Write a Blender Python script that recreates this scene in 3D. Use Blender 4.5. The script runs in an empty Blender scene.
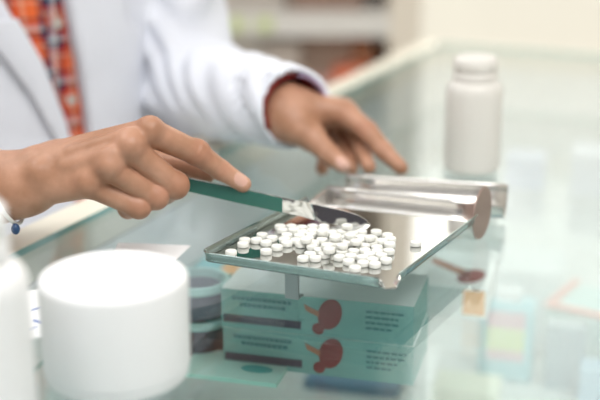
import bpy, bmesh, math, random
import numpy as np
from mathutils import Vector, Matrix

# ------------------------------------------------------------------ camera, world, light, exposure
C = bpy.context.scene.collection
SC = bpy.context.scene
ZT = 0.95                      # height of the glass counter top
CH = 0.32                      # camera height above the glass
PITCH = math.radians(17.0)
FPX = 600 * 70.0 / 36.0

cam_d = bpy.data.cameras.new('camera')
cam = bpy.data.objects.new('camera', cam_d)
C.objects.link(cam)
cam.location = (0, 0, ZT + CH)
cam.rotation_euler = (math.pi / 2 - PITCH, 0, 0)
cam_d.lens = 70
cam_d.sensor_width = 36
cam_d.clip_start = 0.02
cam_d.dof.use_dof = True
cam_d.dof.focus_distance = 0.885
cam_d.dof.aperture_fstop = 2.8
SC.camera = cam

wd = bpy.data.worlds.new('daylight')
SC.world = wd
wd.use_nodes = True
nt = wd.node_tree
nt.nodes.clear()
wo = nt.nodes.new('ShaderNodeOutputWorld')
wb = nt.nodes.new('ShaderNodeBackground')
tc = nt.nodes.new('ShaderNodeTexCoord')
sx = nt.nodes.new('ShaderNodeSeparateXYZ')
rp = nt.nodes.new('ShaderNodeValToRGB')
nt.links.new(tc.outputs['Generated'], sx.inputs[0])
nt.links.new(sx.outputs['Z'], rp.inputs[0])
el = rp.color_ramp.elements
el[0].position, el[0].color = 0.0, (0.305, 0.280, 0.235, 1)
el[1].position, el[1].color = 0.60, (1.0, 0.965, 0.91, 1)
e_ = el.new(0.14)
e_.color = (0.42, 0.375, 0.305, 1)
e_ = el.new(0.30)
e_.color = (0.70, 0.67, 0.62, 1)
nt.links.new(rp.outputs[0], wb.inputs['Color'])
wb.inputs['Strength'].default_value = 3.3
nt.links.new(wb.outputs[0], wo.inputs['Surface'])


def area_light(name, loc, sx_, sy_, power, col=(1, 1, 1), rot=(0, 0, 0)):
    d = bpy.data.lights.new(name, 'AREA')
    d.shape = 'RECTANGLE'
    d.size = sx_
    d.size_y = sy_
    d.energy = power
    d.color = col
    o = bpy.data.objects.new(name, d)
    C.objects.link(o)
    o.location = loc
    o.rotation_euler = rot
    return o


area_light('ceiling_fill', (0.2, -0.3, 2.72), 1.8, 0.9, 27, (1, 0.99, 0.97))  # unseen area lights added below the ceiling to brighten fronts and shelf
area_light('ceiling_fill', (0.8, -0.2, 2.72), 1.2, 1.2, 29, (1, 0.98, 0.95))
area_light('ceiling_fill', (-1.2, 1.0, 2.72), 0.9, 1.6, 18, (0.95, 0.98, 1))
area_light('ceiling_fill', (-0.6, 2.5, 2.72), 1.2, 0.6, 18, (1, 0.98, 0.95))

vs = SC.view_settings
vs.view_transform = 'Standard'
vs.look = 'None'
vs.gamma = 1
vs.use_curve_mapping = False
vs.exposure = 0.0
SC.cycles.transparent_max_bounces = 24
SC.cycles.max_bounces = 10
SC.cycles.use_denoising = True
SC.cycles.sample_clamp_indirect = 6.0

# ------------------------------------------------------------------ helpers
CP, SP = math.cos(PITCH), math.sin(PITCH)
CAMP = np.array([0, 0, ZT + CH])


def ray(px, py):
    x = (px - 300) / FPX
    v = (200 - py) / FPX
    return np.array([x, CP + v * SP, -SP + v * CP])


def W(px, py, Y):              # point of the view ray at world depth Y
    d = ray(px, py)
    return CAMP + d * (Y / d[1])


def G(px, py, z=0.0):          # point of the view ray at height z above the glass
    d = ray(px, py)
    return CAMP + d * ((z - CH) / d[2])


def V(p):
    return Vector((float(p[0]), float(p[1]), float(p[2])))


def mat(name, col, rough=0.5, metal=0.0, spec=0.5, sss=0.0, emit=None, noise=None, bump=None, coat=0.0):
    m = bpy.data.materials.new(name)
    m.use_nodes = True
    n = m.node_tree
    b = n.nodes['Principled BSDF']
    b.inputs['Base Color'].default_value = (*col, 1)
    b.inputs['Roughness'].default_value = rough
    b.inputs['Metallic'].default_value = metal
    b.inputs['Specular IOR Level'].default_value = spec
    b.inputs['Coat Weight'].default_value = coat
    if sss:
        b.inputs['Subsurface Weight'].default_value = sss
        b.inputs['Subsurface Radius'].default_value = (0.010, 0.004, 0.002)
        b.inputs['Subsurface Scale'].default_value = 0.6
    if noise:
        col2, scale, detail = noise
        t = n.nodes.new('ShaderNodeTexNoise')
        t.inputs['Scale'].default_value = scale
        t.inputs['Detail'].default_value = detail
        g = n.nodes.new('ShaderNodeTexCoord')
        n.links.new(g.outputs['Object'], t.inputs['Vector'])
        r = n.nodes.new('ShaderNodeValToRGB')
        r.color_ramp.elements[0].position = 0.35
        r.color_ramp.elements[1].position = 0.65
        r.color_ramp.elements[0].color = (*col, 1)
        r.color_ramp.elements[1].color = (*col2, 1)
        n.links.new(t.outputs['Fac'], r.inputs[0])
        n.links.new(r.outputs[0], b.inputs['Base Color'])
    if bump:
        scale, strength, dist = bump
        t = n.nodes.new('ShaderNodeTexNoise')
        t.inputs['Scale'].default_value = scale
        t.inputs['Detail'].default_value = 4
        g = n.nodes.new('ShaderNodeTexCoord')
        n.links.new(g.outputs['Object'], t.inputs['Vector'])
        k = n.nodes.new('ShaderNodeBump')
        k.inputs['Strength'].default_value = strength
        k.inputs['Distance'].default_value = dist
        n.links.new(t.outputs['Fac'], k.inputs['Height'])
        n.links.new(k.outputs[0], b.inputs['Normal'])
    return m


def glass_mat(name, tint, f0=0.04):
    m = bpy.data.materials.new(name)
    m.use_nodes = True
    n = m.node_tree
    n.nodes.clear()
    o = n.nodes.new('ShaderNodeOutputMaterial')
    mx = n.nodes.new('ShaderNodeMixShader')
    tr = n.nodes.new('ShaderNodeBsdfTransparent')
    tr.inputs[0].default_value = (*tint, 1)
    gl = n.nodes.new('ShaderNodeBsdfGlossy')
    gl.inputs['Roughness'].default_value = 0.0
    lw = n.nodes.new('ShaderNodeLayerWeight')
    lw.inputs['Blend'].default_value = 0.5
    pw = n.nodes.new('ShaderNodeMath')
    pw.operation = 'POWER'
    pw.inputs[1].default_value = 5
    ma = n.nodes.new('ShaderNodeMath')
    ma.operation = 'MULTIPLY_ADD'
    ma.inputs[1].default_value = 1 - f0
    ma.inputs[2].default_value = f0
    n.links.new(lw.outputs['Facing'], pw.inputs[0])
    n.links.new(pw.outputs[0], ma.inputs[0])
    n.links.new(ma.outputs[0], mx.inputs[0])
    n.links.new(tr.outputs[0], mx.inputs[1])
    n.links.new(gl.outputs[0], mx.inputs[2])
    n.links.new(mx.outputs[0], o.inputs['Surface'])
    return m


def obj(name, bm, m, parent=None, smooth=False, bevel=0.0):
    me = bpy.data.meshes.new(name)
    bmesh.ops.recalc_face_normals(bm, faces=bm.faces)
    bm.to_mesh(me)
    bm.free()
    for p in me.polygons:
        p.use_smooth = smooth
    o = bpy.data.objects.new(name, me)
    C.objects.link(o)
    for k in (m if isinstance(m, (list, tuple)) else [m]):
        me.materials.append(k)
    if parent is not None:
        o.parent = parent
        o.matrix_parent_inverse = Matrix.Translation(parent.location).inverted() if parent.rotation_euler.z == 0 else parent_mat(parent).inverted()
    if bevel:
        b = o.modifiers.new('bevel', 'BEVEL')
        b.width = bevel
        b.segments = 2
        b.limit_method = 'ANGLE'
    return o


def parent_mat(p):
    return Matrix.Translation(p.location) @ p.rotation_euler.to_matrix().to_4x4()


def thing(name, label, cat, loc, group=None):
    o = bpy.data.objects.new(name, None)
    o.empty_display_size = 0.02
    C.objects.link(o)
    o.location = V(loc)
    tag(o, label, cat, group)
    return o


def tag(o, label, cat, group=None, kind=None):
    o['label'] = label
    o['category'] = cat
    if group:
        o['group'] = group
    if kind:
        o['kind'] = kind
    return o


def struct(o):
    o['kind'] = 'structure'
    return o


def add_box(bm, lo, hi, M=None):
    vs_ = []
    for x in (lo[0], hi[0]):
        for y in (lo[1], hi[1]):
            for z in (lo[2], hi[2]):
                p = Vector((x, y, z))
                vs_.append(bm.verts.new(M @ p if M is not None else p))
    for f in ((0, 1, 3, 2), (4, 6, 7, 5), (0, 4, 5, 1), (2, 3, 7, 6), (0, 2, 6, 4), (1, 5, 7, 3)):
        bm.faces.new([vs_[i] for i in f])
    return bm


def box(lo, hi, M=None):
    return add_box(bmesh.new(), lo, hi, M)


def add_prism(bm, pts, z0, z1):
    a = [bm.verts.new((p[0], p[1], z0)) for p in pts]
    b = [bm.verts.new((p[0], p[1], z1)) for p in pts]
    bm.faces.new(a[::-1])
    bm.faces.new(b)
    n = len(pts)
    for i in range(n):
        bm.faces.new((a[i], a[(i + 1) % n], b[(i + 1) % n], b[i]))
    return bm


def lathe(profile, segs=48, center=(0, 0, 0)):
    bm = bmesh.new()
    rings = []
    for r, z in profile:
        if r < 1e-6:
            rings.append([bm.verts.new((center[0], center[1], center[2] + z))])
        else:
            rings.append([bm.verts.new((center[0] + r * math.cos(2 * math.pi * i / segs), center[1] + r * math.sin(2 * math.pi * i / segs), center[2] + z)) for i in range(segs)])
    for a, b in zip(rings[:-1], rings[1:]):
        for i in range(segs):
            j = (i + 1) % segs
            if len(a) == 1:
                bm.faces.new((a[0], b[j], b[i]))
            elif len(b) == 1:
                bm.faces.new((a[i], a[j], b[0]))
            else:
                bm.faces.new((a[i], a[j], b[j], b[i]))
    return bm


def fillet_profile(r, h, f, n=5, fb=None):
    fb = f if fb is None else fb
    p = [(0, 0)]
    for i in range(n + 1):
        a = math.pi / 2 * i / n
        p.append((r - fb + fb * math.sin(a), fb - fb * math.cos(a)))
    for i in range(n + 1):
        a = math.pi / 2 * i / n
        p.append((r - f + f * math.cos(a), h - f + f * math.sin(a)))
    p.append((0, h))
    return p


def sheet(rows, thick=0.0, closed=False):
    """grid of points -> surface, thickened along its normals"""
    bm = bmesh.new()
    g = [[bm.verts.new(V(p)) for p in r] for r in rows]
    for i in range(len(g) - 1):
        for j in range(len(g[0]) - 1):
            bm.faces.new((g[i][j], g[i][j + 1], g[i + 1][j + 1], g[i + 1][j]))
    if thick:
        bmesh.ops.recalc_face_normals(bm, faces=bm.faces)
        bmesh.ops.solidify(bm, geom=bm.faces[:], thickness=thick)
    return bm


def tube(pts, r, segs=10, close=False):
    bm = bmesh.new()
    pts = [V(p) for p in pts]
    n = len(pts)
    rings = []
    for i in range(n):
        if close:
            t = (pts[(i + 1) % n] - pts[i - 1]).normalized()
        else:
            t = (pts[min(i + 1, n - 1)] - pts[max(i - 1, 0)]).normalized()
        u = t.cross(Vector((0.13, 0.2, 0.97))).normalized()
        w = t.cross(u)
        rings.append([bm.verts.new(pts[i] + (u * math.cos(2 * math.pi * k / segs) + w * math.sin(2 * math.pi * k / segs)) * r) for k in range(segs)])
    m = n if close else n - 1
    for i in range(m):
        a, b = rings[i], rings[(i + 1) % n]
        for k in range(segs):
            bm.faces.new((a[k], a[(k + 1) % segs], b[(k + 1) % segs], b[k]))
    if not close:
        bm.faces.new(rings[0][::-1])
        bm.faces.new(rings[-1])
    return bm


# ---- distance-field modelling for bodies and cloth
class Field:
    def __init__(s, lo, hi, h):
        s.lo = np.array(lo, float)
        s.h = h
        s.n = np.ceil((np.array(hi) - s.lo) / h).astype(int) + 1
        s.ax = [(s.lo[i] + h * np.arange(s.n[i])).astype(np.float32) for i in range(3)]

    def new(s):
        return np.full(tuple(s.n), 9.0, np.float32)

    def sl(s, lo, hi):
        a = np.clip(np.floor((np.array(lo) - s.lo) / s.h).astype(int), 0, s.n)
        b = np.clip(np.ceil((np.array(hi) - s.lo) / s.h).astype(int) + 1, 0, s.n)
        return tuple(slice(i, j) for i, j in zip(a, b))

    def pts(s, q):
        return (s.ax[0][q[0]][:, None, None], s.ax[1][q[1]][None, :, None], s.ax[2][q[2]][None, None, :])

    def cap(s, f, a, b, ra, rb, k=0.0):
        a = np.array(a, float)
        b = np.array(b, float)
        m = max(ra, rb) + k + 3 * s.h
        q = s.sl(np.minimum(a, b) - m, np.maximum(a, b) + m)
        x, y, z = s.pts(q)
        if x.size == 0 or y.size == 0 or z.size == 0:
            return
        ba = b - a
        L = float(ba @ ba) + 1e-12
        t = np.clip(((x - a[0]) * ba[0] + (y - a[1]) * ba[1] + (z - a[2]) * ba[2]) / L, 0, 1)
        d = np.sqrt((x - a[0] - t * ba[0]) ** 2 + (y - a[1] - t * ba[1]) ** 2 + (z - a[2] - t * ba[2]) ** 2) - (ra + (rb - ra) * t)
        f[q] = smin(f[q], d.astype(np.float32), k)

    def ell(s, f, c, r, R=None, k=0.0):
        c = np.array(c, float)
        r = np.array(r, float)
        m = r.max() + k + 3 * s.h
        q = s.sl(c - m, c + m)
        x, y, z = s.pts(q)
        if x.size == 0 or y.size == 0 or z.size == 0:
            return
        X, Y, Z = x - c[0], y - c[1], z - c[2]
        if R is not None:
            X, Y, Z = (R[0][0] * X + R[0][1] * Y + R[0][2] * Z, R[1][0] * X + R[1][1] * Y + R[1][2] * Z, R[2][0] * X + R[2][1] * Y + R[2][2] * Z)
        k0 = np.sqrt((X / r[0]) ** 2 + (Y / r[1]) ** 2 + (Z / r[2]) ** 2)
        k1 = np.sqrt((X / r[0] ** 2) ** 2 + (Y / r[1] ** 2) ** 2 + (Z / r[2] ** 2) ** 2) + 1e-9
        f[q] = smin(f[q], (k0 * (k0 - 1) / k1).astype(np.float32), k)

    def mesh(s, f, smooth=3):
        f = f.copy()
        f[0] = f[-1] = 1
        f[:, 0] = f[:, -1] = 1
        f[:, :, 0] = f[:, :, -1] = 1
        f = np.clip(f, -3 * s.h, 3 * s.h)
        sg = f < 0
        nx, ny, nz = f.shape
        cs = np.zeros((nx - 1, ny - 1, nz - 1), np.int8)
        cor = [(i, j, k) for i in (0, 1) for j in (0, 1) for k in (0, 1)]
        for i, j, k in cor:
            cs += sg[i:nx - 1 + i, j:ny - 1 + j, k:nz - 1 + k]
        act = np.argwhere((cs > 0) & (cs < 8))
        idx = np.full(cs.shape, -1, np.int32)
        idx[tuple(act.T)] = np.arange(len(act))
        acc = np.zeros((len(act), 3))
        cnt = np.zeros(len(act))
        for c0 in cor:
            for axs in range(3):
                if c0[axs]:
                    continue
                c1 = list(c0)
                c1[axs] = 1
                fa = f[tuple((act + c0).T)]
                fb = f[tuple((act + c1).T)]
                x = (fa < 0) != (fb < 0)
                t = np.where(x, fa / np.where(x, fa - fb, 1), 0)
                p = act + np.array(c0, float)
                p[:, axs] += t
                acc += p * x[:, None]
                cnt += x
        P = s.lo + s.h * acc / np.maximum(cnt, 1)[:, None]
        F = []
        for axs in range(3):
            o1, o2 = (axs + 1) % 3, (axs + 2) % 3
            n = [nx, ny, nz]
            lo = [1, 1, 1]
            lo[axs] = 0
            hi = [n[0] - 1, n[1] - 1, n[2] - 1]
            q0 = tuple(slice(lo[i], hi[i]) for i in range(3))
            sh = [0, 0, 0]
            sh[axs] = 1
            q1 = tuple(slice(lo[i] + sh[i], hi[i] + sh[i]) for i in range(3))
            a, b = sg[q0], sg[q1]
            for inside, order in ((True, 1), (False, -1)):
                e = np.argwhere((a != b) & (a == inside)) + np.array(lo)
                if len(e) == 0:
                    continue
                u = np.zeros(3, int)
                u[o1] = 1
                v = np.zeros(3, int)
                v[o2] = 1
                qd = [idx[tuple((e - u - v).T)], idx[tuple((e - v).T)], idx[tuple(e.T)], idx[tuple((e - u).T)]]
                F.append(np.stack(qd[::order], 1))
        F = np.concatenate(F)
        for _ in range(smooth):
            A = np.zeros_like(P)
            N = np.zeros(len(P))
            for i in range(4):
                j = (i + 1) % 4
                np.add.at(A, F[:, i], P[F[:, j]])
                np.add.at(A, F[:, j], P[F[:, i]])
                np.add.at(N, F[:, i], 1)
                np.add.at(N, F[:, j], 1)
            P = 0.5 * P + 0.5 * A / np.maximum(N, 1)[:, None]
        return P, F


def smin(a, b, k):
    if k <= 0:
        return np.minimum(a, b)
    h = np.maximum(k - np.abs(a - b), 0) / k
    return np.minimum(a, b) - h * h * k * 0.25


def np_obj(name, P, F, mats, parent=None, mat_idx=None, uv=None):
    me = bpy.data.meshes.new(name)
    me.from_pydata([tuple(p) for p in P.tolist()], [], F.tolist())
    me.update()
    me.polygons.foreach_set('use_smooth', [True] * len(me.polygons))
    for m in mats:
        me.materials.append(m)
    if mat_idx is not None:
        me.polygons.foreach_set('material_index', mat_idx.astype(int).tolist())
    if uv is not None:
        l = me.uv_layers.new(name='UVMap')
        vi = np.zeros(len(me.loops), int)
        me.loops.foreach_get('vertex_index', vi)
        l.data.foreach_set('uv', uv[vi].astype(float).ravel())
    o = bpy.data.objects.new(name, me)
    C.objects.link(o)
    if parent is not None:
        o.parent = parent
        o.matrix_parent_inverse = parent_mat(parent).inverted()
    return o


# ------------------------------------------------------------------ materials
M = {}
M['steel'] = mat('brushed_steel', (0.86, 0.85, 0.83), 0.24, 1.0)
M['rim'] = mat('rim_steel_reflect', (0.36, 0.44, 0.43), 0.16, 1.0)  # dark teal reflection of the glass put into the rim colour
M['steel_plate'] = mat('tray_steel', (0.74, 0.75, 0.74), 0.06, 1.0)
M['steel_blade'] = mat('blade_steel', (0.78, 0.79, 0.78), 0.05, 1.0)
M['pill'] = mat('tablet_white', (0.80, 0.80, 0.755), 0.5, spec=0.3)
M['plastic'] = mat('white_plastic', (0.85, 0.86, 0.87), 0.4)
M['plastic_warm'] = mat('warm_white_plastic', (0.96, 0.94, 0.90), 0.4)
_n = M['plastic_warm'].node_tree
_t = _n.nodes.new('ShaderNodeBsdfTranslucent')
_t.inputs[0].default_value = (0.95, 0.92, 0.87, 1)
_m = _n.nodes.new('ShaderNodeMixShader')
_m.inputs[0].default_value = 0.3
_n.links.new(_n.nodes['Principled BSDF'].outputs[0], _m.inputs[1])
_n.links.new(_t.outputs[0], _m.inputs[2])
_n.links.new(_m.outputs[0], _n.nodes['Material Output'].inputs['Surface'])
M['coat'] = mat('white_cotton', (0.81, 0.835, 0.91), 0.9, spec=0.15, bump=(9, 0.35, 0.02))
M['skin'] = mat('skin', (0.39, 0.198, 0.118), 0.42, spec=0.45, sss=0.06, noise=((0.52, 0.28, 0.185), 42, 3), bump=(260, 0.25, 0.0008))
M['nail'] = mat('fingernail', (0.68, 0.42, 0.34), 0.25, spec=0.5, sss=0.1)
M['hair'] = mat('black_hair', (0.02, 0.016, 0.014), 0.5)
M['trousers'] = mat('dark_trousers', (0.03, 0.035, 0.05), 0.9)
M['glass'] = glass_mat('counter_glass', (0.925, 0.953, 0.955))
M['glass_edge'] = mat('glass_edge', (0.22, 0.48, 0.44), 0.15)
M['shelf_glass'] = glass_mat('shelf_glass', (0.95, 0.972, 0.968))
M['pane'] = glass_mat('window_glass', (0.98, 0.99, 0.985))
M['rail'] = mat('cream_rail', (0.86, 0.82, 0.70), 0.4)
M['white_lam'] = mat('white_laminate', (0.85, 0.87, 0.86), 0.35)
M['shelf_lam'] = mat('pale_laminate', (0.78, 0.80, 0.78), 0.4)
M['wall'] = mat('painted_wall', (0.80, 0.77, 0.72), 0.9, noise=((0.77, 0.74, 0.69), 3, 2))
M['dark_wall'] = mat('front_wall_paint', (0.66, 0.65, 0.66), 0.9)
M['ceiling'] = mat('ceiling_paint', (0.86, 0.86, 0.85), 0.9)
M['floor'] = mat('floor_tile', (0.55, 0.52, 0.48), 0.35, noise=((0.60, 0.57, 0.53), 4, 3))
M['frame'] = mat('window_frame', (0.90, 0.86, 0.78), 0.5)
M['paper'] = mat('paper', (0.90, 0.91, 0.92), 0.8)
M['ink'] = mat('blue_ink', (0.12, 0.20, 0.50), 0.8)


def flat(name, col, rough=0.5):
    if name not in M:
        M[name] = mat(name, col, rough)
    return M[name]


def plaid():
    m = mat('plaid_cotton', (0.75, 0.16, 0.05), 0.9, spec=0.15)
    n = m.node_tree
    b = n.nodes['Principled BSDF']
    uv = n.nodes.new('ShaderNodeUVMap')
    uv.uv_map = 'UVMap'
    sp = n.nodes.new('ShaderNodeSeparateXYZ')
    n.links.new(uv.outputs[0], sp.inputs[0])

    def stripe(sock, period, phase, stops):
        a = n.nodes.new('ShaderNodeMath')
        a.operation = 'MULTIPLY_ADD'
        a.inputs[1].default_value = 1.0 / period
        a.inputs[2].default_value = phase + 50
        n.links.new(sock, a.inputs[0])
        f = n.nodes.new('ShaderNodeMath')
        f.operation = 'FRACT'
        n.links.new(a.outputs[0], f.inputs[0])
        r = n.nodes.new('ShaderNodeValToRGB')
        cr = r.color_ramp
        cr.interpolation = 'CONSTANT'
        while len(cr.elements) > 1:
            cr.elements.remove(cr.elements[0])
        cr.elements[0].position = 0
        cr.elements[0].color = stops[0][1]
        for p, c in stops[1:]:
            e = cr.elements.new(p)
            e.color = c
        n.links.new(f.outputs[0], r.inputs[0])
        return r.outputs[0]
    red = (0.62, 0.07, 0.03, 1)
    ora = (0.84, 0.165, 0.05, 1)
    navy = (0.02, 0.035, 0.08, 1)
    blue = (0.25, 0.42, 0.55, 1)
    wht = (0.82, 0.72, 0.66, 1)
    pale = (0.80, 0.42, 0.28, 1)
    a = stripe(sp.outputs[0], 0.046, 0.30, [(0, ora), (0.28, navy), (0.45, blue), (0.53, wht), (0.60, navy), (0.74, red), (0.9, pale)])
    c = stripe(sp.outputs[1], 0.046, 0.1, [(0, ora), (0.26, pale), (0.33, red), (0.48, navy), (0.64, wht), (0.70, blue), (0.77, red), (0.88, navy), (0.95, ora)])
    mx = n.nodes.new('ShaderNodeMix')
    mx.data_type = 'RGBA'
    mx.inputs[0].default_value = 0.48
    n.links.new(a, mx.inputs[6])
    n.links.new(c, mx.inputs[7])
    n.links.new(mx.outputs[2], b.inputs['Base Color'])
    return m


M['plaid'] = plaid()

# ------------------------------------------------------------------ the room
X0, X1, Y0, Y1, H = -2.6, 3.0, -1.7, 3.4, 2.8
WX0, WX1, WZ0, WZ1 = 0.30, 2.75, 0.30, 2.68
struct(obj('floor', box((X0, Y0, -0.05), (X1, Y1, 0)), M['floor']))
struct(obj('ceiling', box((X0, Y0, H), (X1, Y1, H + 0.05)), M['ceiling']))
struct(obj('wall_left', box((X0 - 0.1, Y0, 0), (X0, Y1, H)), M['wall']))
struct(obj('wall_right', box((X1, Y0, 0), (X1 + 0.1, Y1, H)), M['wall']))
struct(obj('wall_front', box((X0, Y0 - 0.1, 0), (X1, Y0, H)), M['dark_wall']))
bm = box((X0, Y1, 0), (WX0, Y1 + 0.1, H))
add_box(bm, (WX1, Y1, 0), (X1, Y1 + 0.1, H))
add_box(bm, (WX0, Y1, 0), (WX1, Y1 + 0.1, WZ0))
add_box(bm, (WX0, Y1, WZ1), (WX1, Y1 + 0.1, H))
struct(obj('wall_back', bm, M['wall']))
bm = box((WX0, Y1, WZ0), (WX0 + 0.05, Y1 + 0.09, WZ1))
add_box(bm, (WX1 - 0.05, Y1, WZ0), (WX1, Y1 + 0.09, WZ1))
add_box(bm, (WX0 + 0.05, Y1, WZ0), (WX1 - 0.05, Y1 + 0.09, WZ0 + 0.05))
add_box(bm, (WX0 + 0.05, Y1, WZ1 - 0.05), (WX1 - 0.05, Y1 + 0.09, WZ1))
win = struct(obj('window_1', bm, M['frame']))
obj('pane', box((WX0 + 0.05, Y1 + 0.05, WZ0 + 0.05), (WX1 - 0.05, Y1 + 0.056, WZ1 - 0.05)), M['pane'], win)

# ------------------------------------------------------------------ glass counter (its long side runs along CU)
CB = np.array([-0.225, 0.919])
CU = np.array([0.409, 0.9125])
CU /= np.linalg.norm(CU)
CV = np.array([CU[1], -CU[0]])
ANG = math.atan2(CU[1], CU[0])
MC = Matrix.Translation((CB[0], CB[1], ZT)) @ Matrix.Rotation(ANG, 4, 'Z')   # x along the counter, -y across it
UA, UB, VB = -0.72, 1.13, 0.60
SHELF = -0.105
DECK = -0.26
counter = thing('glass_counter', 'long glass-topped display counter with a cream rail under the steel tray', 'counter', (CB[0], CB[1], 0))
bm = box((UA, -VB, -0.006), (UB, 0, 0), MC)
o = obj('glass_top', bm, [M['glass'], M['glass_edge']], counter)
for p in o.data.polygons:
    p.material_index = 0 if abs(p.normal.z) > 0.5 else 1
obj('back_rail', box((UA, 0.0005, -0.035), (UB + 0.02, 0.036, 0.0), MC), M['rail'], counter, bevel=0.003)
obj('end_rail', box((UB + 0.0005, -VB, -0.035), (UB + 0.02, 0, 0.0), MC), M['rail'], counter, bevel=0.003)
o = obj('inner_shelf', box((UA + 0.01, -VB + 0.02, SHELF - 0.005), (UB - 0.01, -0.004, SHELF), MC), [M['shelf_glass'], M['glass_edge']], counter)
for p in o.data.polygons:
    p.material_index = 0 if abs(p.normal.z) > 0.5 else 1
obj('back_panel', box((UA, 0.001, -0.948), (UB, 0.018, -0.036), MC), M['white_lam'], counter)
obj('end_panel', box((UB + 0.001, -VB, -0.948), (UB + 0.018, 0, -0.036), MC), M['white_lam'], counter)
obj('end_panel', box((UA - 0.018, -VB, -0.948), (UA - 0.001, 0.018, -0.009), MC), M['white_lam'], counter)
o = obj('front_glass', box((UA, -VB, -0.258), (UB, -VB + 0.008, -0.009), MC), [M['glass']], counter)
obj('base_cabinet', box((UA, -VB, -0.948), (UB, 0.0, DECK - 0.0002), MC), M['shelf_lam'], counter)

# ------------------------------------------------------------------ pill counting tray
FZ = 0.022                    # tray floor above the glass
LH = 0.0068
A = G(205, 250.5, FZ + LH)[:2]
B = G(388, 277.5, FZ + LH)[:2]
AB = (B - A) / np.linalg.norm(B - A)
TD = np.array([-0.937, 0.349])
TD /= np.linalg.norm(TD)                          # along the trough, to its left end
TB = np.array([0.349, 0.937])
TB /= np.linalg.norm(TB)                          # across it, away
DC = np.array([0.150, 0.934])                     # end cap centre
RT = 0.0215
Cn = DC - TB * RT
TL = 0.143
Dn = Cn + TD * TL
tc_ = (A + B + Cn + Dn) / 4
tray = thing('pill_counting_tray', 'shallow stainless steel pill counting tray with trough and open lid on the glass', 'tray', (tc_[0], tc_[1], ZT))


def z3(p, z):
    return np.array([p[0], p[1], ZT + z])


# floor plate with the cut spout corner
e = 0.0
sp1 = B - AB * 0.006
rd = (Cn - B) / np.linalg.norm(Cn - B)
sp2 = B + rd * 0.012
corner_out = B + AB * 0.006 - rd * 0.004
plate = [A, sp1, corner_out - AB * 0.006, corner_out + rd * 0.006, sp2, Cn, Dn]
bm = bmesh.new()
add_prism(bm, plate, ZT + FZ - 0.0012, ZT + FZ)
obj('plate', bm, M['steel_plate'], tray)


def lip(path, name='lip', flare=0.0028, h=LH, ends=True):
    """upturned rim along a path of plan points, a bent profile with a rolled top"""
    prof = [(0.0, -0.0012), (0.0006, 0.0012), (flare * 0.5, 0.004), (flare, h - 0.001), (flare + 0.0008, h)]
    path = [np.array(p) for p in path]
    rows = []
    n = len(path)
    for i in range(n):
        d = path[min(i + 1, n - 1)] - path[max(i - 1, 0)]
        d /= np.linalg.norm(d)
        nrm = np.array([d[1], -d[0]])               # to the right of travel = outside
        k = 1.0
        if ends and n > 6:
            s = min(i, n - 1 - i)
        rows.append([np.array([*(path[i] + nrm * q[0] * k), ZT + FZ + q[1] * k]) for q in prof])
    return sheet(rows, 0.0012)


def lerp(a, b, n):
    return [a + (b - a) * t for t in np.linspace(0, 1, n)]


def corner(p, d0, d1, r, n=6):
    a = p - d0 * r
    b = p + d1 * r
    return [(1 - t) ** 2 * a + 2 * t * (1 - t) * p + t * t * b for t in np.linspace(0, 1, n)]


AD = (A - Dn) / np.linalg.norm(A - Dn)
p_left_near = lerp(Dn, A - AD * 0.008, 8) + corner(A, AD, AB, 0.006) + lerp(A + AB * 0.008, sp1, 10)
# near rim turns down and outward into the spout
obj('rim', lip(p_left_near, flare=0.0018, h=LH), M['rim'], tray, smooth=True)
p_right = lerp(sp2, Cn - rd * 0.001, 10)
obj('rim', lip(p_right, flare=0.0030, h=0.0075), M['rim'], tray, smooth=True)
# spout: a curled U-shaped channel at the open corner
sd = (AB - rd)
sd /= np.linalg.norm(sd)
sn = np.array([sd[1], -sd[0]])
sc_ = (sp1 + sp2) / 2
wid = np.linalg.norm(sp2 - sp1) / 2 + 0.002
rows = []
for t in np.linspace(0, 1, 6):
    r = []
    for q in np.linspace(-1, 1, 13):
        x = q * wid * (1 - 0.25 * t)
        zz = FZ + LH * 1.0 * abs(q) ** 2.6 - 0.001 * t * t - 0.0008
        p = sc_ + sn * x + sd * (0.000 + 0.006 * t)
        r.append(np.array([p[0], p[1], ZT + zz]))
    rows.append(r)
obj('spout', sheet(rows, 0.001), M['steel'], tray, smooth=True)
# front leg: a bent strip of sheet
lg = G(292, 272, FZ - 0.001)[:2]
ln = np.array([AB[1], -AB[0]])
MT = Matrix(((AB[0], -ln[0], 0, lg[0]), (AB[1], -ln[1], 0, lg[1]), (0, 0, 1, ZT), (0, 0, 0, 1)))
bm = box((-0.0055, -0.001, 0.0), (0.0055, 0.0012, FZ - 0.0012), MT)
add_box(bm, (-0.0055, 0.0012, 0.0), (0.0055, 0.010, 0.0012), MT)
add_box(bm, (-0.0055, 0.0012, FZ - 0.0026), (0.0055, 0.012, FZ - 0.0012), MT)
obj('leg', bm, mat('leg_steel', (0.36, 0.40, 0.41), 0.3, 1.0), tray, bevel=0.0004)


def half_pipe(c0, c1, r, back, a0, a1, n=20, flange=0.0, thick=0.001):
    """open channel from c0 to c1 (3-D axis ends); angles in the plane of back/up"""
    rows = []
    for t in np.linspace(0, 1, 6):
        c = c0 + (c1 - c0) * t
        r_ = []
        for a in np.linspace(a0, a1, n):
            r_.append(c + np.array([back[0] * math.cos(a) * r, back[1] * math.cos(a) * r, math.sin(a) * r]))
        if flange:
            last = r_[-1]
            r_.append(last + np.array([back[0] * flange, back[1] * flange, 0.0006]))
            r_.append(last + np.array([back[0] * flange, back[1] * flange, -0.0015]))
        rows.append(r_)
    return sheet(rows, thick)


AXZ = RT + 0.0012
c0 = z3(DC, AXZ)
c1 = z3(DC + TD * TL, AXZ)
obj('trough', half_pipe(c0, c1, RT, TB, math.pi, 2 * math.pi + 0.12, flange=0.0025), M['steel'], tray, smooth=True)


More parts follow.
